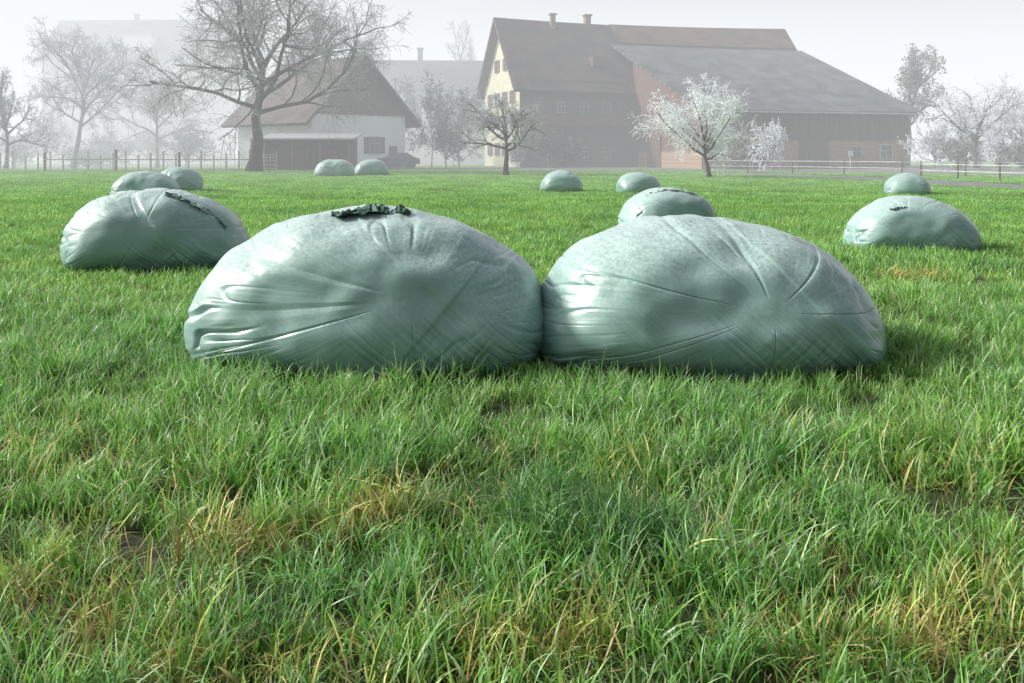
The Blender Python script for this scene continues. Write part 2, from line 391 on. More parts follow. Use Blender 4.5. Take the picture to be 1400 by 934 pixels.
# ---------------------------------------------------------------- grass
def tuft(name,n,rad,h0,h1,w0,w1,lean,droop,segs,matl,pal,square=False,seed=0,tip=.35,flat=0.0,dark=.5):
    g=np.random.default_rng(seed)
    if square: bx=g.uniform(-rad,rad,n);by=g.uniform(-rad,rad,n)
    else:
        a=g.uniform(0,2*np.pi,n);r=rad*np.sqrt(g.uniform(0,1,n));bx=r*np.cos(a);by=r*np.sin(a)
    az=g.uniform(0,2*np.pi,n)
    h=g.uniform(h0,h1,n)*(.7+.3*g.uniform(0,1,n))
    w=g.uniform(w0,w1,n)
    le=lean*g.uniform(.0,1,n);dr=droop*g.uniform(0,1,n)**.9
    t=np.linspace(0,1,segs+1)
    ang0=le;ang1=np.minimum(le+dr*2.4+flat,2.6)
    kp=g.uniform(1.2,2.6,n)[:,None]
    ang=ang0[:,None]+(ang1-ang0)[:,None]*t[None]**kp
    ds=h[:,None]/segs
    rr=np.concatenate([np.zeros((n,1)),np.cumsum(np.sin(ang[:,:-1])*ds,1)],1)
    zz=np.concatenate([np.zeros((n,1)),np.cumsum(np.cos(ang[:,:-1])*ds,1)],1)
    zz=np.maximum(zz,.004+.01*t[None])
    az2=az[:,None]+g.normal(0,.35,n)[:,None]*t[None]
    X=bx[:,None]+rr*np.cos(az2);Y=by[:,None]+rr*np.sin(az2)
    wt=w[:,None]*np.clip((1-t[None]**2.6),.05,1)*(.6+.4*np.minimum(1,t[None]*3))
    tw=g.uniform(-1.1,1.1,n)[:,None]*t[None]+g.uniform(-.7,.7,n)[:,None]
    sx=-np.sin(az2+tw);sy=np.cos(az2+tw)
    A=np.stack([X-sx*wt/2,Y-sy*wt/2,zz],-1);B=np.stack([X+sx*wt/2,Y+sy*wt/2,zz],-1)
    V=np.stack([A,B],2).reshape(-1,3)
    m=segs+1
    base=(np.arange(n)*m*2)[:,None]+(np.arange(segs)*2)[None]
    Fq=np.stack([base,base+1,base+3,base+2],-1).reshape(-1,4)
    pal=np.array(pal);ci=g.integers(0,len(pal),n);c=pal[ci]*g.uniform(.75,1.25,(n,1))
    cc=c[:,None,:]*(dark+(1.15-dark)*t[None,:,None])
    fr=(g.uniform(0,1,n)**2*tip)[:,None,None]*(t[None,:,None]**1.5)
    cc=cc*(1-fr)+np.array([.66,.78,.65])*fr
    cc=np.repeat(cc,2,axis=1).reshape(-1,3)
    return npmesh(name,V,Fq,matl,True,col=cc)
GP=[(.15,.42,.04),(.19,.46,.05),(.11,.35,.035),(.26,.50,.07),(.13,.40,.06),(.17,.45,.045)]
GPY=GP+[(.36,.48,.09),(.48,.48,.17)]
GPF=[(.195,.47,.07),(.235,.50,.09),(.165,.42,.06),(.30,.53,.11)]
DP=[(.58,.50,.19),(.52,.43,.15),(.66,.58,.28),(.36,.27,.09),(.42,.50,.10),(.28,.44,.07),(.44,.34,.11)]
DG=[(.05,.19,.035),(.075,.24,.045),(.10,.28,.05)]
src=bpy.data.collections.new('grass_sources')
def addsrc(nm,me): src.objects.link(bpy.data.objects.new(nm,me))
idx={};names=[]
def reg(kind,me):
    nm='g%02d_%s'%(len(names),kind);names.append(nm);addsrc(nm,me);idx.setdefault(kind,[]).append(len(names)-1)
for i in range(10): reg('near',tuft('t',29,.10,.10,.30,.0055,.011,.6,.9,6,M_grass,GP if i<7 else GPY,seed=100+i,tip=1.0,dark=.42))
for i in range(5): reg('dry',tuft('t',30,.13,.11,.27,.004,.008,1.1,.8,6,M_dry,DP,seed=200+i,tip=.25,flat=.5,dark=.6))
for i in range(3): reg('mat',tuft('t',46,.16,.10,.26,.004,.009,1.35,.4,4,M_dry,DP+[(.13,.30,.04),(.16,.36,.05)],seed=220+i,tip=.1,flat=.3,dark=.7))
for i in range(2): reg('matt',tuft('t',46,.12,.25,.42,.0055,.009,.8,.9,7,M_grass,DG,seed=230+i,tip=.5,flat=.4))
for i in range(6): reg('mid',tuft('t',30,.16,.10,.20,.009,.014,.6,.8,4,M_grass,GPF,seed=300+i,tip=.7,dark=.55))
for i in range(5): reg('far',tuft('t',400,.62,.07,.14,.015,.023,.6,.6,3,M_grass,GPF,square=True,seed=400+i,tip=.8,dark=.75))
pts=[];rot=[];scl=[];ind=[]
def inside(x,y):
    m=np.zeros(len(x),bool)
    for cx,cy,a,b in FOOT: m|=((x-cx)/a)**2+((y-cy)/b)**2<1
    return m
def nroad(x,y):
    d=np.full(len(x),1e9)
    for p in RP: d=np.minimum(d,(x-p[0])**2+(y-p[1])**2)
    return d<2.2**2
def put(x,y,kinds,s0,s1,tilt=.12,smod=None):
    n=len(x);k=rng.choice(kinds,n)
    s=rng.uniform(s0,s1,n)
    if smod is not None:s=s*smod
    for i in range(n):
        pts.append((x[i],y[i],0));rot.append((rng.normal(0,tilt),rng.normal(0,tilt),rng.uniform(0,6.283)));scl.append(s[i]);ind.append(int(k[i]))
def sample(y0,y1,dens,mx=.60,mar=.9):
    a=(y1-y0)*((y0+y1)*mx+2*mar);n=int(a*dens)
    y=np.sqrt(rng.uniform(y0**2,y1**2,n));x=rng.uniform(-1,1,n)*(y*mx+mar);return x,y
CL=[(-1.22,3.05,.38,.24),(-.50,3.70,.15,.12),(.15,2.86,.42,.18),(1.05,2.78,.5,.14),(-.3,2.72,.3,.10),(1.55,3.1,.25,.13),(-.85,3.5,.2,.12),(-1.0,2.65,.4,.12)]
def drym(x,y):
    dn=fbm(x*2.6,y*3.2,0,77,3)
    k=np.zeros(len(x))
    for cx,cy,a,b in CL: k=np.maximum(k,np.exp(-(((x-cx)/a)**2+((y-cy)/b)**2)))
    return sst(.35,.9,k*.95+sst(3.6,2.6,y)*.22+dn*.4)
def soilm(x,y): return (((x+1.34)/.10)**2+((y-3.0)/.08)**2<1)
x,y=sample(1.9,9.5,98)
dry=drym(x,y)
m=(~inside(x,y))&(rng.uniform(0,1,len(x))>dry*.5)
m&=~soilm(x,y)
hv=.86+.34*fbm(x*1.8,y*1.8,0,5,2)
hv*=1-.2*dry
put(x[m],y[m],idx['near'],.72,1.15,.24,hv[m])
# flattened thatch covers the soil where the grass is thin
x,y=sample(1.9,5.0,60)
dry=drym(x,y)
m=(rng.uniform(0,1,len(x))<dry*1.2+.06)&~soilm(x,y)
put(x[m],y[m],idx['mat'],.8,1.2,.1)
x,y=sample(1.9,5.2,70)
dry=drym(x,y)
m=(rng.uniform(0,1,len(x))<dry*.8+.03)
m&=~soilm(x,y)
put(x[m],y[m],idx['dry'],.65,1.1,.3)
for (cx,cy,r,n) in [(-.50,3.72,.13,14),(4.36,10.9,.3,12),(-1.0,3.35,.1,6),(.72,3.3,.1,5)]:
    a=rng.uniform(0,6.28,n);q=r*np.sqrt(rng.uniform(0,1,n));put(cx+q*np.cos(a),cy+q*np.sin(a),idx['dry'],.85,1.3,.4)
for (cx,cy,r,n) in [(.23,3.6,.24,20),(.05,3.75,.15,9),(.45,3.45,.12,6)]:
    a=rng.uniform(0,6.28,n);q=r*np.sqrt(rng.uniform(0,1,n));put(cx+q*np.cos(a),cy+q*np.sin(a),idx['matt'],.7,1.0,.35)
x,y=sample(9.3,26,36,.60,1.2)
m=~inside(x,y);hv=.85+.25*fbm(x*.6,y*.6,0,6,2)
put(x[m],y[m],idx['mid'],.8,1.25,.15,hv[m])
gx=[];gy=[]
yy=25.5
while yy<84:
    w=yy*.60+3
    n=int(2*w/1.05)
    xx=np.linspace(-w,w,n)+rng.uniform(-.3,.3,n)
    gx+=list(xx);gy+=list(yy+rng.uniform(-.3,.3,n));yy+=1.05
x=np.array(gx);y=np.array(gy);m=~inside(x,y)&~nroad(x,y)
m&=~((x>-12)&(y>84+0*x))&~((x>8)&(x+y>86+8))
put(x[m],y[m],idx['far'],.85,1.1,.02)
gm=bpy.data.meshes.new('grass');gm.vertices.add(len(pts));gm.vertices.foreach_set('co',np.array(pts,np.float32).ravel())
a=gm.attributes.new('rot','FLOAT_VECTOR','POINT');a.data.foreach_set('vector',np.array(rot,np.float32).ravel())
a=gm.attributes.new('scl','FLOAT','POINT');a.data.foreach_set('value',np.array(scl,np.float32))
a=gm.attributes.new('idx','INT','POINT');a.data.foreach_set('value',np.array(ind,np.int32))
go=obj('grass',gm)
ng=bpy.data.node_groups.new('scatter_grass','GeometryNodeTree')
ng.interface.new_socket('Geometry',in_out='INPUT',socket_type='NodeSocketGeometry')
ng.interface.new_socket('Geometry',in_out='OUTPUT',socket_type='NodeSocketGeometry')
gi=ng.nodes.new('NodeGroupInput');gout=ng.nodes.new('NodeGroupOutput')
iop=ng.nodes.new('GeometryNodeInstanceOnPoints');ci=ng.nodes.new('GeometryNodeCollectionInfo')
ci.inputs['Collection'].default_value=src;ci.inputs['Separate Children'].default_value=True;ci.inputs['Reset Children'].default_value=True
def na(nm,t):
    q=ng.nodes.new('GeometryNodeInputNamedAttribute');q.data_type=t;q.inputs['Name'].default_value=nm;return q
l=ng.links.new
l(gi.outputs[0],iop.inputs['Points']);l(ci.outputs[0],iop.inputs['Instance']);iop.inputs['Pick Instance'].default_value=True
l(na('idx','INT').outputs[0],iop.inputs['Instance Index'])
er=ng.nodes.new('FunctionNodeEulerToRotation');l(na('rot','FLOAT_VECTOR').outputs[0],er.inputs[0]);l(er.outputs[0],iop.inputs['Rotation'])
l(na('scl','FLOAT').outputs[0],iop.inputs['Scale']);l(iop.outputs[0],gout.inputs[0])
md=go.modifiers.new('scatter','NODES');md.node_group=ng
print('GRASS INSTANCES',len(pts))

# ---------------------------------------------------------------- buildings
def slab(name,pts,th,m,parent,sag=0.0,nseg=1):
    P=[Vector(p) for p in pts];n=(P[1]-P[0]).cross(P[3]-P[0]).normalized()
    if n.z<0:n=-n
    ex=(P[1]-P[0]).normalized();ey=n.cross(ex)
    top=[];
    for i in range(nseg+1):
        t=i/nseg;sg=Vector((0,0,-sag*4*t*(1-t)))
        top+=[P[0].lerp(P[1],t)+sg*.6,P[3].lerp(P[2],t)+sg]
    k=len(top);v=top+[p-n*th for p in top];f=[]
    for i in range(nseg):
        a=2*i;f+=[(a,a+2,a+3,a+1),(k+a,k+a+1,k+a+3,k+a+2),(a,k+a,k+a+2,a+2),(a+1,a+3,k+a+3,k+a+1)]
    f+=[(0,1,k+1,k),(k-2,2*k-2,2*k-1,k-1)]
    me=mesh(name,v,f,m);uv=me.uv_layers.new(name='UVMap')
    for l_ in me.loops:
        p=Vector(v[l_.vertex_index])-P[0];uv.data[l_.index].uv=(p.dot(ex),p.dot(ey))
    return obj(name,me,parent)
def window(parent,x,y,z,w,h,face,sh=None,name='window',fm=None):
    def bx(a0,a1,d0,d1,z0,z1):
        if face=='f': return (x+a0,x+a1,y-d1,y-d0,z0,z1)
        if face=='l': return (x-d1,x-d0,y+a0,y+a1,z0,z1)
        return (x+a0,x+a1,y+d0,y+d1,z0,z1)
    boxes(name+'_glass',[bx(-w/2,w/2,.01,.03,z,z+h)],M_glass,parent)
    fr=[bx(-w/2-.06,-w/2,.0,.09,z-.06,z+h+.06),bx(w/2,w/2+.06,0,.09,z-.06,z+h+.06),bx(-w/2,w/2,0,.085,z+h,z+h+.06),bx(-w/2,w/2,0,.12,z-.06,z),bx(-.025,.025,.031,.07,z,z+h),bx(-w/2,-.026,.031,.06,z+h*.6,z+h*.6+.04),bx(.026,w/2,.031,.06,z+h*.6,z+h*.6+.04)]
    boxes(name+'_frame',fr,fm or M_frame,parent)
    if sh: boxes(name+'_shutters',[bx(-w/2-.08-w*.5,-w/2-.08,0,.06,z,z+h),bx(w/2+.08,w/2+.08+w*.5,0,.06,z,z+h)],sh,parent)
def gable_house(E,x0,x1,y0,y1,ze,zr,mw,mr,over=.8,verge=.8,th=.3,gm_=None,sag=0):
    ym=(y0+y1)/2
    v=[(x0,y0,0),(x1,y0,0),(x1,y1,0),(x0,y1,0),(x0,y0,ze),(x1,y0,ze),(x1,y1,ze),(x0,y1,ze)]
    obj('walls',mesh('walls',v,[(0,1,5,4),(1,2,6,5),(2,3,7,6),(3,0,4,7)],mw),E)
    sl=(zr-ze)/(ym-y0)
    zt=zr-th-.05
    obj('gable_walls',mesh('gable_walls',[(x0,y0,ze),(x0,y1,ze),(x0,ym,zt),(x1,y0,ze),(x1,y1,ze),(x1,ym,zt)],[(0,1,2),(3,5,4)],gm_ or mw),E)
    ns=12 if sag else 1
    slab('roof_front',[(x0-verge,y0-over,ze-over*sl),(x1+verge,y0-over,ze-over*sl),(x1+verge,ym,zr),(x0-verge,ym,zr)],th,mr,E,sag,ns)
    slab('roof_back',[(x0-verge,y1+over,ze-over*sl),(x1+verge,y1+over,ze-over*sl),(x1+verge,ym+.01,zr),(x0-verge,ym+.01,zr)],th,mr,E,sag,ns)
def chimney(E,x,y,z0,z1,w=.8):
    boxes('chimney',[(x-w/2,x+w/2,y-w/2,y+w/2,z0,z1),(x-w/2-.12,x+w/2+.12,y-w/2-.12,y+w/2+.12,z1+.002,z1+.18)],M_stone,E)

al=R(17.1)
E=empty('farmhouse_with_barn',(-1.7,106.7,0),al)
gable_house(E,0.6,34.5,-6.6,6.6,8.9,16.0,[M_wood],[M_roof],1.0,.9,.35,[M_cream],sag=.35)
obj('gable_plaster',mesh('gable_plaster',[(0.56,-6.6,0),(0.56,6.6,0),(0.56,6.6,8.9),(0.56,-6.6,8.9)],[(0,1,2,3)],M_cream),E)
slab('upper_roof_red',[(13,-2.4,13.44),(35.3,-2.4,13.54),(35.3,-.05,16.06),(13,-.05,15.74)],.05,M_roofr,E,.10,8)
for yy in (-4.2,-1.4,1.4,4.2):
    for zz in (1.2,4.0,6.6): window(E,.55,yy,zz,.9,1.3,'l',M_shut)
for yy in (-1.6,1.6): window(E,.59,yy,10.2,.9,1.3,'l',M_shut)
for xx in (2.5,5,7.5,10):
    for zz in (1.0,5.6): window(E,xx,-6.6,zz,.8,1.0,'f',M_shutg)
boxes('balcony',[(1,12,-7.9,-6.62,4.2,4.35),(1,12,-7.9,-7.82,4.352,5.2)],M_woodr,E)
boxes('balcony_posts',[(a,a+.18,-7.8,-7.62,0,4.19) for a in (1.1,4.6,8.1,11.6)],M_wood,E)
boxes('front_doors',[(8.7,9.6,-6.68,-6.61,0,2.1)],M_woodr,E)
boxes('dormer',[(9,10.6,-5.4,-3.6,10.6,11.6)],M_wood,E)
chimney(E,6.2,-.6,14.3,16.4,.5);chimney(E,10.6,.4,14.6,16.6,.65);chimney(E,1.8,1.5,14.0,15.7,.4)
zt=13.25;zb=5.4
def ez(t): return zt+(zb-zt)*(t-2.6)/(22.9-2.6)
slab('barn_roof',[(12.2,-22.9,zb),(35.9,-22.9,zb),(35.9,-2.6,zt),(12.2,-2.6,zt)],.25,M_roofg,E,.12,8)
q=.45
obj('barn_side_wall',mesh('barn_side_wall',[(13,-6.62,0),(13,-21.8,0),(13,-21.8,ez(21.8)-q),(13,-6.62,ez(6.62)-q)],[(0,1,2,3)],M_woodr),E)
obj('barn_side_wall_r',mesh('barn_side_wall_r',[(35,-6.62,0),(35,-21.8,0),(35,-21.8,ez(21.8)-q),(35,-6.62,ez(6.62)-q)],[(0,1,2,3)],M_wood),E)
zf=ez(21.8)-q
obj('barn_front_brick',mesh('barn_front_brick',[(13,-21.8,0),(35,-21.8,0),(35,-21.8,2.9),(13,-21.8,2.9)],[(0,1,2,3)],M_brick),E)
obj('barn_front_boards',mesh('barn_front_boards',[(12.9,-21.95,2.7),(35.1,-21.95,2.7),(35.1,-21.95,zf),(12.9,-21.95,zf)],[(0,1,2,3)],M_wood),E)
boxes('barn_board_battens',[(13+i*1.1,13.1+i*1.1,-22.03,-21.955,2.7,zf-.1) for i in range(20)],M_wood,E)
obj('barn_side_brick',mesh('barn_side_brick',[(12.95,-8,0),(12.95,-21.8,0),(12.95,-21.8,1.6),(12.95,-8,1.6)],[(0,1,2,3)],M_brick),E)
boxes('barn_doors',[(16,19.2,-21.88,-21.81,0,2.65),(23,26.2,-21.88,-21.81,0,2.65)],M_wood,E)
window(E,32.6,-21.8,.9,1.3,1.3,'f',None,fm=M_framew);window(E,29.2,-21.8,1.0,1.0,1.0,'f',None)
boxes('barn_side_door',[(12.86,12.94,-13.4,-10.4,0,3.2)],M_wood,E)
boxes('gutter',[(12.2,35.9,-23.08,-22.93,zb-.28,zb-.14)],M_metal,E)

be=R(135)
ax=(497-700)/F*90
E=empty('white_farm_house',(ax,90,0),be)
gable_house(E,0.5,13,-5.2,5.2,5.3,10.3,[M_white],[M_roof],1.3,1.0,.28,[M_wood])
boxes('gable_boards_base',[(0.36,.49,-5.2,5.2,4.9,5.35)],M_wood,E)
window(E,.5,-1.6,1.4,1.1,1.5,'l',M_shutg);window(E,.5,2.2,1.4,1.1,1.5,'l',M_shutg)
boxes('front_doors',[(.42,.49,-4.2,-3.3,0,2.1)],M_wood,E)
for xx in (3,7,10): window(E,xx,5.2,1.5,1.1,1.3,'b',None)
chimney(E,7,-.8,9.2,11.1,.7)

sx0=(360-700)/F*80;sx1=(478-700)/F*80
E=empty('lean_to_shed',(sx0,80,0))
Wd=sx1-sx0
boxes('posts',[(a,a+.2,-.1,.1,0,2.5) for a in np.linspace(0,Wd-.2,4)],M_post,E)
boxes('back_and_side_walls',[(0,Wd,3.9,4,0,2.7),(0,.08,.12,3.88,0,2.6),(Wd-.08,Wd,.12,3.88,0,2.6)],M_wood,E)
boxes('half_front_boards',[(.2,Wd*.62,-.05,0.0,0,1.9)],M_wood,E)
slab('roof',[(-.4,-.5,2.62),(Wd+.4,-.5,2.62),(Wd+.4,4.4,3.1),(-.4,4.4,3.1)],.12,M_metal,E)
boxes('stacked_crates',[(3.8,4.8,.8,1.7,0,.9),(4.85,5.9,.9,1.8,0,1.1),(5.0,5.8,1.0,1.7,1.102,1.7)],M_post,E)

E=empty('long_farm_building',((515-700)/F*135,135,0),R(4))
gable_house(E,0,20,0,11,10.6,14.6,[M_pale],[M_roof],.8,.6)
for i in range(6):
    for zz in (2,5.2,8.1): window(E,1.8+i*3.1,0,zz,1.1,1.3,'f',M_shutg)
chimney(E,5.8,4,13,16.0,.7)
E=empty('large_hazy_house',((57-700)/F*150,150,0),R(-3))
gable_house(E,0,25,0,14,16.2,22.4,[M_pale],[M_roof],.8,.8)
for i in range(6):
    for zz in (2,5,8,11,13.6): window(E,2.2+i*4.1,0,zz,1.5,1.5,'f',M_shut if i%2 else None)
boxes('dormer_walls',[(12,16.5,.8,3,17.4,19.2)],M_white,E);boxes('dormer_roof',[(11.7,16.8,.4,3.6,19.202,19.4)],M_metal,E)
chimney(E,12,6,21.5,23.0,.6)

def car(loc,rz):
    E=empty('parked_car',loc,rz)
    prof=[(-2.1,.35),(-2.15,.75),(-1.9,.95),(-1.1,1.0),(-.45,1.42),(.9,1.46),(1.6,1.05),(2.1,.9),(2.15,.4)]
    v=[];f=[];n=len(prof)
    for yy,sc in ((-.85,1),(.85,1)):
        for (a,b) in prof: v.append((a,yy*(.82 if b>1.1 else 1),b))
    f.append(tuple(range(n)));f.append(tuple(range(2*n-1,n-1,-1)))
    for i in range(n): j=(i+1)%n;f.append((i,i+n,j+n,j))
    cm=simple('car_paint_blue',(.03,.05,.11),.3,.1,1,0,.6)
    me=mesh('body',v,f,cm);o=obj('body',me,E);bv=o.modifiers.new('b','BEVEL');bv.width=.06;bv.segments=3
    for s in (-1,1):
        g=[(-1.0,s*.80,1.02),(1.45,s*.80,1.04),(.85,s*.72,1.38),(-.4,s*.72,1.36)]
        obj('side_window',mesh('side_window',g,[(0,1,2,3)],M_glass),E)
    rub=simple('tyre_rubber',(.02,.02,.02),.9,.1)
    for xx in (-1.35,1.35):
        for yy in (-.78,.78):
            vv=[];ff=[];k=20
            for s_ in (-.11,.11):
                for i in range(k): vv.append((xx+.33*math.cos(6.2832*i/k),yy+s_,.33+.33*math.sin(6.2832*i/k)))
            ff=[tuple(range(k)),tuple(range(2*k-1,k-1,-1))]+[(i,(i+1)%k,(i+1)%k+k,i+k) for i in range(k)]
            obj('wheel',mesh('wheel',vv,ff,rub),E)
car(((541-700)/F*93,93,.02),R(25))

# ---------------------------------------------------------------- trees
def tube_mesh(name,lines,mats,leaves=None,leafmat=None):
    V=[];Fq=[];mi=[];off=0
    for (P,r,k,mid) in lines:
        n=len(P);tg=np.gradient(P,axis=0);tg/=np.linalg.norm(tg,axis=1,keepdims=True)+1e-9
        up=np.array([.3,.2,1.0]) if abs(tg[0][2])<.8 else np.array([1.0,.1,.1])
        a=np.cross(tg,up);a/=np.linalg.norm(a,axis=1,keepdims=True)+1e-9;b=np.cross(tg,a)
        th=np.arange(k)*2*np.pi/k
        ring=P[:,None,:]+r[:,None,None]*(np.cos(th)[None,:,None]*a[:,None,:]+np.sin(th)[None,:,None]*b[:,None,:])
        V.append(ring.reshape(-1,3))
        i=np.arange(n-1)[:,None]*k+np.arange(k)[None];j=np.arange(n-1)[:,None]*k+(np.arange(k)[None]+1)%k
        q=np.stack([i,j,j+k,i+k],-1).reshape(-1,4)+off
        Fq.append(q);mi+= [mid]*len(q);off+=n*k
    if leaves is not None and len(leaves):
        Lq=np.asarray(leaves);V.append(Lq.reshape(-1,3));m=len(Lq)
        Fq.append(np.arange(m*4).reshape(m,4)+off);mi+=[len(mats)]*m;mats=list(mats)+[leafmat]
    me=npmesh(name,np.concatenate(V),np.concatenate(Fq),mats,True)
    me.polygons.foreach_set('material_index',np.array(mi,np.int32));me.update();return me
def tree(name,x,y,H,spread,seed,trunk=.28,tw=M_twg,bk=M_bark,levels=4,nb=(7,7,7,6),th=.22,twr=.014,lean=0,droop=.0,leaf=None,nleaf=0,thorizontal=.75,lsz=.12,rdec=.55,up=.12,tstart=.45,bl=None):
    g=random.Random(seed);G=np.random.default_rng(seed);lines=[];tips=[]
    bl=(1+(levels>3)) if bl is None else bl
    def grow(p,d,L,r,lv):
        n=7 if lv==0 else (6 if lv<3 else 4)
        P=[np.array(p,float)];dd=np.array(d,float)
        for i in range(n-1):
            dd=dd+G.normal(0,.10 if lv==0 else .2,3)
            if lv==0: dd[2]+=.12
            elif lv>=3: dd[2]-=droop
            else: dd[2]+=up*.5
            dd/=np.linalg.norm(dd);P.append(P[-1]+dd*L/(n-1))
        P=np.array(P);end=.35 if lv<levels else .5
        rr=r*(1-(1-end)*np.linspace(0,1,n))
        if lv==0: rr[0]*=1.5
        rr=np.maximum(rr,twr*.8)
        k=9 if lv==0 else (6 if lv==1 else (4 if lv==2 else 3))
        lines.append((P,rr,k,0 if lv<=bl else 1))
        if lv==levels: tips.append(P);return
        m=nb[min(lv,len(nb)-1)]
        for i in range(m):
            t=(tstart+(1-tstart)*(i+1)/m) if lv==0 else (.18+.82*(i+g.random())/m)
            t=min(t,.999);q=t*(n-1);j=int(q);pos=P[j]*(1-(q-j))+P[min(j+1,n-1)]*(q-j)
            ax=P[min(j+1,n-1)]-P[j];ax/=np.linalg.norm(ax)+1e-9
            if lv==0:
                a=2.4*i+g.random();el=thorizontal*(1-.65*(i/m));nd=np.array([math.cos(a)*math.sin(el*1.5),math.sin(a)*math.sin(el*1.5),math.cos(el*1.5)+.1])
                LL=spread*(.75+.4*g.random())*(1-.25*i/m);rc=r*rdec
            else:
                nd=ax*.75+G.normal(0,.65,3);nd[2]+=up if lv<3 else 0;nd/=np.linalg.norm(nd)
                LL=L*(.42+.3*g.random())*(1.15-.5*t);rc=max(twr,r*.5*(1.1-.5*t))
            grow(pos,nd,LL,rc,lv+1)
    d0=(lean,0,1);grow((0,0,-.1),d0,H*th*2,trunk,0)
    allp=np.concatenate([l_[0] for l_ in lines]);fz=H/allp[:,2].max();fx=spread/np.percentile(np.hypot(allp[:,0],allp[:,1]),97)
    S=np.array([fx,fx,fz]);lines=[(P*S,r,k,m_) for (P,r,k,m_) in lines];tips=[P*S for P in tips]
    if nleaf:
        pool=np.concatenate(tips);c=pool[G.integers(0,len(pool),nleaf)]+G.normal(0,lsz*.7,(nleaf,3))
        a=G.normal(0,1,(nleaf,3));a/=np.linalg.norm(a,axis=1,keepdims=True);b=np.cross(a,G.normal(0,1,(nleaf,3)));b/=np.linalg.norm(b,axis=1,keepdims=True)
        s=G.uniform(.5,1.2,(nleaf,1))*lsz;leaves=np.stack([c-a*s,c-b*s*.6,c+a*s,c+b*s*.6],1)
    else: leaves=None
    me=tube_mesh(name,lines,[bk,tw],leaves,leaf)
    return obj(name,me,loc=(x,y,0))
def X(px,Y): return (px-700)/F*Y
def Zt(py,Y): return (YH-py)*Y/F+CH
tree('walnut_tree',X(347,75),75,Zt(-70,75),9.8,3,.50,M_twd,M_bark,4,(10,9,9,8),.26,.016,lean=.04,droop=.12,thorizontal=.92,leaf=M_twm,nleaf=12000,lsz=.045,rdec=.36,up=.12,tstart=.5)
tree('apple_tree',X(692,62),62,Zt(120,62),3.1,9,.19,M_twd,M_bark,4,(8,7,7,6),.26,.010,lean=.05,droop=.06,thorizontal=.85,leaf=M_twm,nleaf=6000,lsz=.035,rdec=.45,up=.15,tstart=.55)
tree('frosted_apple_tree',X(970,57),57,Zt(96,57),3.9,15,.14,M_tww,M_bark,4,(9,7,7,6),.2,.013,droop=.08,thorizontal=.95,leaf=M_tww,nleaf=8000,lsz=.045,bl=1)
tree('frosted_cherry_tree',X(100,88),88,Zt(20,88),5.6,21,.25,M_twm,M_barkf,4,(10,8,7,6),.24,.02,droop=.05,leaf=M_twm,nleaf=6000,lsz=.06,rdec=.45)
tree('apple_tree',X(8,84),84,Zt(88,84),3.6,27,.2,M_twg,M_bark,4,(8,7,6,5),.2,.018,droop=.06,thorizontal=.9)
tree('frosted_cherry_tree',X(215,96),96,Zt(60,96),5.2,33,.2,M_twm,M_barkf,4,(8,8,6,5),.22,.022,droop=.05,leaf=M_twm,nleaf=4000,lsz=.06,rdec=.45)
tree('leafy_maple_tree',X(1240,112),112,Zt(60,112),4.0,37,.25,M_twm,M_bark,4,(10,8,6,5),.3,.022,leaf=M_leafd,nleaf=5000,lsz=.15,thorizontal=.6)
tree('frosted_willow_tree',X(1335,92),92,Zt(104,92),4.6,41,.22,M_tww,M_bark,4,(9,8,7,5),.2,.02,droop=.06,leaf=M_twm,nleaf=4000,lsz=.06)
tree('frosted_cherry_tree',X(1398,98),98,Zt(118,98),4.4,43,.22,M_tww,M_bark,4,(8,7,6,5),.2,.02,droop=.05,leaf=M_twm,nleaf=4000,lsz=.06)
tree('frosted_cherry_tree',X(652,150),150,Zt(28,150),4.5,47,.25,M_twm,M_barkf,4,(8,7,6,4),.25,.03)
tree('frosted_cherry_tree',X(545,108),108,Zt(98,108),3.6,49,.2,M_twm,M_barkf,4,(8,7,6,5),.2,.025,leaf=M_twm,nleaf=3000,lsz=.08)
for i,(px,Y,py,sp,mt,lf) in enumerate([(590,100,95,2.8,M_twm,M_hedge),(628,101,112,2.6,M_twm,M_conf),(610,94,150,2.2,M_twg,M_hedge),(745,96,172,1.8,M_twg,M_hedge),(775,95,186,1.6,M_twg,M_hedge),(715,97,185,1.4,M_twm,M_conf),
    (1278,90,165,2.2,M_tww,M_twm),(1310,88,182,1.8,M_twm,M_leafd),(1362,86,178,2.0,M_tww,M_twm),(1395,84,190,1.8,M_twm,M_leafd),(1055,78,160,1.9,M_tww,M_twm),(1420,90,170,2.2,M_tww,M_twm),(20,95,170,2.4,M_twm,M_twm),(150,98,168,2.6,M_twm,M_twm),(255,97,172,2.6,M_twm,M_twm),(1450,84,160,2.5,M_twm,M_twm),
    (60,104,150,3.0,M_twm,M_twm),(205,105,160,3.0,M_twm,M_twm),(120,92,196,2.6,M_twm,M_twm),(1340,95,170,2.4,M_tww,M_twm),(1030,84,190,1.5,M_twm,M_hedge)]):
    tree('frosted_bush',X(px,Y),Y,Zt(py,Y),sp,500+i,.08,mt,M_barkf,3,(12,8,7),.12,.02,leaf=lf,nleaf=3500,lsz=.09,thorizontal=.8)
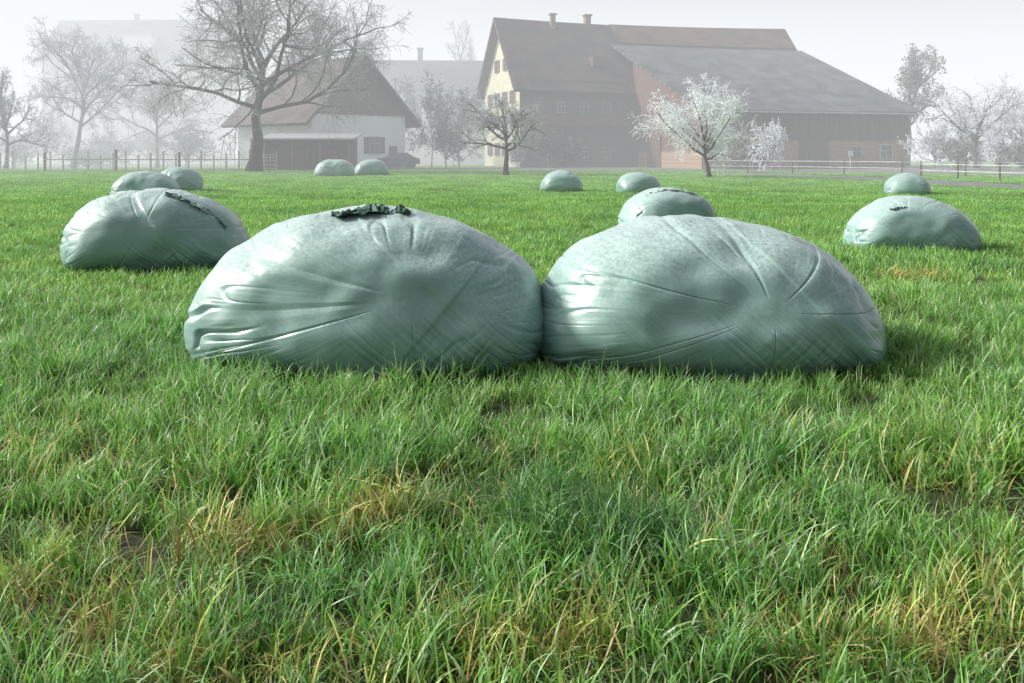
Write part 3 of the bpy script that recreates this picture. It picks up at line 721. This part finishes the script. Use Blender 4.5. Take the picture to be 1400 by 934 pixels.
def conifer(x,y,H,seed):
    G=np.random.default_rng(seed);lines=[(np.array([[0,0,-.1],[0,0,H*.5],[0,0,H]]),np.array([.28,.15,.02]),7,0)];L=[]
    n=230
    for i in range(n):
        t=(i/n)**.9;z=H*(.1+.9*t);r=(1-t)**.85*H*.20*(.75+.4*G.random())+.15;a=i*2.4+G.normal(0,.3)
        d=np.array([math.cos(a),math.sin(a),0]);P=np.array([[0,0,z],d*r*.5+[0,0,z-.05*r],d*r+[0,0,z-.28*r]])
        lines.append((P,np.array([.04,.03,.015]),3,0))
        m=int(8+r*12)
        for k in range(m):
            s=G.random()**.7;c=P[0]+(P[2]-P[0])*s+G.normal(0,.12,3);c[2]-=.12*G.random()
            e=np.array([-d[1],d[0],0])*G.choice([-1,1])*.9+d*.6+np.array([0,0,-.4]);e/=np.linalg.norm(e)
            f=np.cross(e,[0,0,1.])+G.normal(0,.3,3);w=.09;l_=.28*(.6+.6*G.random())
            L.append([c-f*w*.3,c+e*l_*.5-f*w,c+e*l_,c+e*l_*.5+f*w])
    me=tube_mesh('spruce_tree',lines,[M_bark],np.array(L),M_conf);obj('spruce_tree',me,loc=(x,y,0))
conifer(X(508,140),140,Zt(3,140),5)

# ---------------------------------------------------------------- fences
E=empty('garden_mesh_fence',(X(-40,82),79,0))
n=26;Lf=X(378,79)-X(-40,82)
boxes('posts',[(i*Lf/n-.05,i*Lf/n+.05,-.05,.05,0,1.3+.15*((i*7)%3)) for i in range(n+1)],M_postw,E)
bx=[(0,Lf,-.075,-.06,z,z+.025) for z in (.2,.5,.8,1.1,1.3)]
bx+=[(a,a+.02,-.058,-.052,.2,1.32) for a in np.arange(.2,Lf,.28)]
boxes('wire_mesh',bx,M_tww,E)
E=empty('wooden_rail_fence',(X(60,77),77,0))
boxes('posts',[(i*5.2+(.3 if i%2 else 0),i*5.2+.16+(.3 if i%2 else 0),-.08,.08,0,1.5+.2*(i%2)) for i in range(4)],M_post,E)
boxes('rails',[(0,16.0,-.12,-.082,.9,.98)],M_postw,E)
def fence(name,pts,hp,rails,mp,mr,sp=3.0):
    E=empty(name,(0,0,0));p=[Vector((a[0],a[1],0)) for a in pts];bp=[];rl=[]
    V=[];Fc=[]
    for a,b in zip(p[:-1],p[1:]):
        L=(b-a).length;k=max(1,int(L/sp));d=(b-a)/L;nn=Vector((-d.y,d.x,0))
        for i in range(k): q=a+d*L*i/k;bp.append((q.x-.04,q.x+.04,q.y-.04,q.y+.04,0,hp))
        for z in rails:
            n0=len(V)
            for q in (a,b):
                for o_ in (-.05,-.042):
                    for zz in (z,z+.03): V.append(tuple(q+nn*o_+Vector((0,0,zz))))
            Fc+= [(n0,n0+1,n0+5,n0+4),(n0+2,n0+6,n0+7,n0+3),(n0+1,n0+3,n0+7,n0+5),(n0,n0+4,n0+6,n0+2)]
    boxes('posts',bp,mp,E);obj('rails',mesh('rails',V,Fc,mr),E)
fence('electric_tape_fence',[(14,72),(19,67.5),(23.5,60),(30,57.5),(45,57)],1.0,(.5,.88),M_post,M_twm)
fence('electric_tape_fence',[(23,56),(24,49),(27,44),(40,40)],.95,(.45,.8),M_post,M_twm)
E=empty('signpost',(X(1163,72),72,0));boxes('post',[(-.04,.04,-.04,.04,0,1.5)],M_postw,E);boxes('board',[(-.18,.18,-.06,-.042,1.2,1.6)],M_framew,E)

v=[];f=[];n=80
for i in range(n+1):
    a=-700+1900*i/n;h=20+46*math.exp(-((a-560)/330)**2)+5*math.sin(a*.02)+3*math.sin(a*.061)
    v+=[(a,900,-2),(a,1000,h),(a,1300,h*.9)]
for i in range(n):
    for k in (0,1): f.append((3*i+k,3*i+3+k,3*i+4+k,3*i+1+k))
obj('hills',mesh('hills',v,f,M_hill,True))

# ---------------------------------------------------------------- mist (volumes whose own emission stands in for scattered sunlight)
def glowing_mist(name,poly,z0,z1,dens,c):
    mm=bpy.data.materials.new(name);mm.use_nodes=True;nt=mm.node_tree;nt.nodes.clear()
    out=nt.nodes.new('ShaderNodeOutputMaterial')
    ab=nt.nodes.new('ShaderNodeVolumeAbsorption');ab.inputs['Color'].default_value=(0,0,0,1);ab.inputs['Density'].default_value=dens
    em=nt.nodes.new('ShaderNodeEmission');em.inputs['Color'].default_value=c+(1,);em.inputs['Strength'].default_value=dens  # added glow paints in the haze brightness and gives soft fill, no scattering
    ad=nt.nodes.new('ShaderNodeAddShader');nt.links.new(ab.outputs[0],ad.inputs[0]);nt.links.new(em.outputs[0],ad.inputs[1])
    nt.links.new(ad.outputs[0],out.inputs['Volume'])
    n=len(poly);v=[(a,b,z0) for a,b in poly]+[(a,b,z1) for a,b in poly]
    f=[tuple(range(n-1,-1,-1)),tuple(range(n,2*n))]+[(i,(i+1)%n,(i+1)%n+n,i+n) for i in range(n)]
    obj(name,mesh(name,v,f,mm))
glowing_mist('glowing_mist',[(-220,28),(220,28),(220,420),(-220,420)],-1,34,.0050,(.95,.98,1.0))
glowing_mist('glowing_mist_bank',[(-219,66),(-30,74),(-17,102),(0,124),(60,132),(219,128),(219,419),(-219,419)],-.9,33,.0100,(.99,1.01,1.02))

# ---------------------------------------------------------------- light
w=bpy.data.worlds.new('World');scene.world=w;w.use_nodes=True;nt=w.node_tree
bg=nt.nodes['Background'];sk=nt.nodes.new('ShaderNodeTexSky');sk.sky_type='NISHITA';sk.sun_disc=False
sk.sun_elevation=R(SUN_EL);sk.sun_rotation=R(SUN_AZ);sk.dust_density=6;sk.air_density=1.0;sk.ozone_density=.6
hs=nt.nodes.new('ShaderNodeHueSaturation');hs.inputs['Saturation'].default_value=.4
nt.links.new(sk.outputs[0],hs.inputs['Color']);nt.links.new(hs.outputs[0],bg.inputs[0]);bg.inputs[1].default_value=.15
sl=bpy.data.lights.new('sun','SUN');sl.energy=4.4;sl.angle=R(7.0);sl.color=(1,.97,.91)
so=bpy.data.objects.new('sun',sl);COL.objects.link(so)
sd=Vector((math.sin(R(SUN_AZ))*math.cos(R(SUN_EL)),math.cos(R(SUN_AZ))*math.cos(R(SUN_EL)),math.sin(R(SUN_EL))))
so.rotation_euler=sd.to_track_quat('Z','Y').to_euler();so.location=(-30,0,30)

# ---------------------------------------------------------------- camera
cd=bpy.data.cameras.new('camera');cd.sensor_width=36;cd.lens=35.0;cd.clip_start=.05;cd.clip_end=4000
cd.shift_y=-(467-YH)/1400
co=bpy.data.objects.new('camera',cd);COL.objects.link(co);co.location=(0,0,CH);co.rotation_euler=(R(90),0,0)
scene.camera=co
scene.view_settings.view_transform='Standard';scene.view_settings.look='None';scene.view_settings.exposure=0
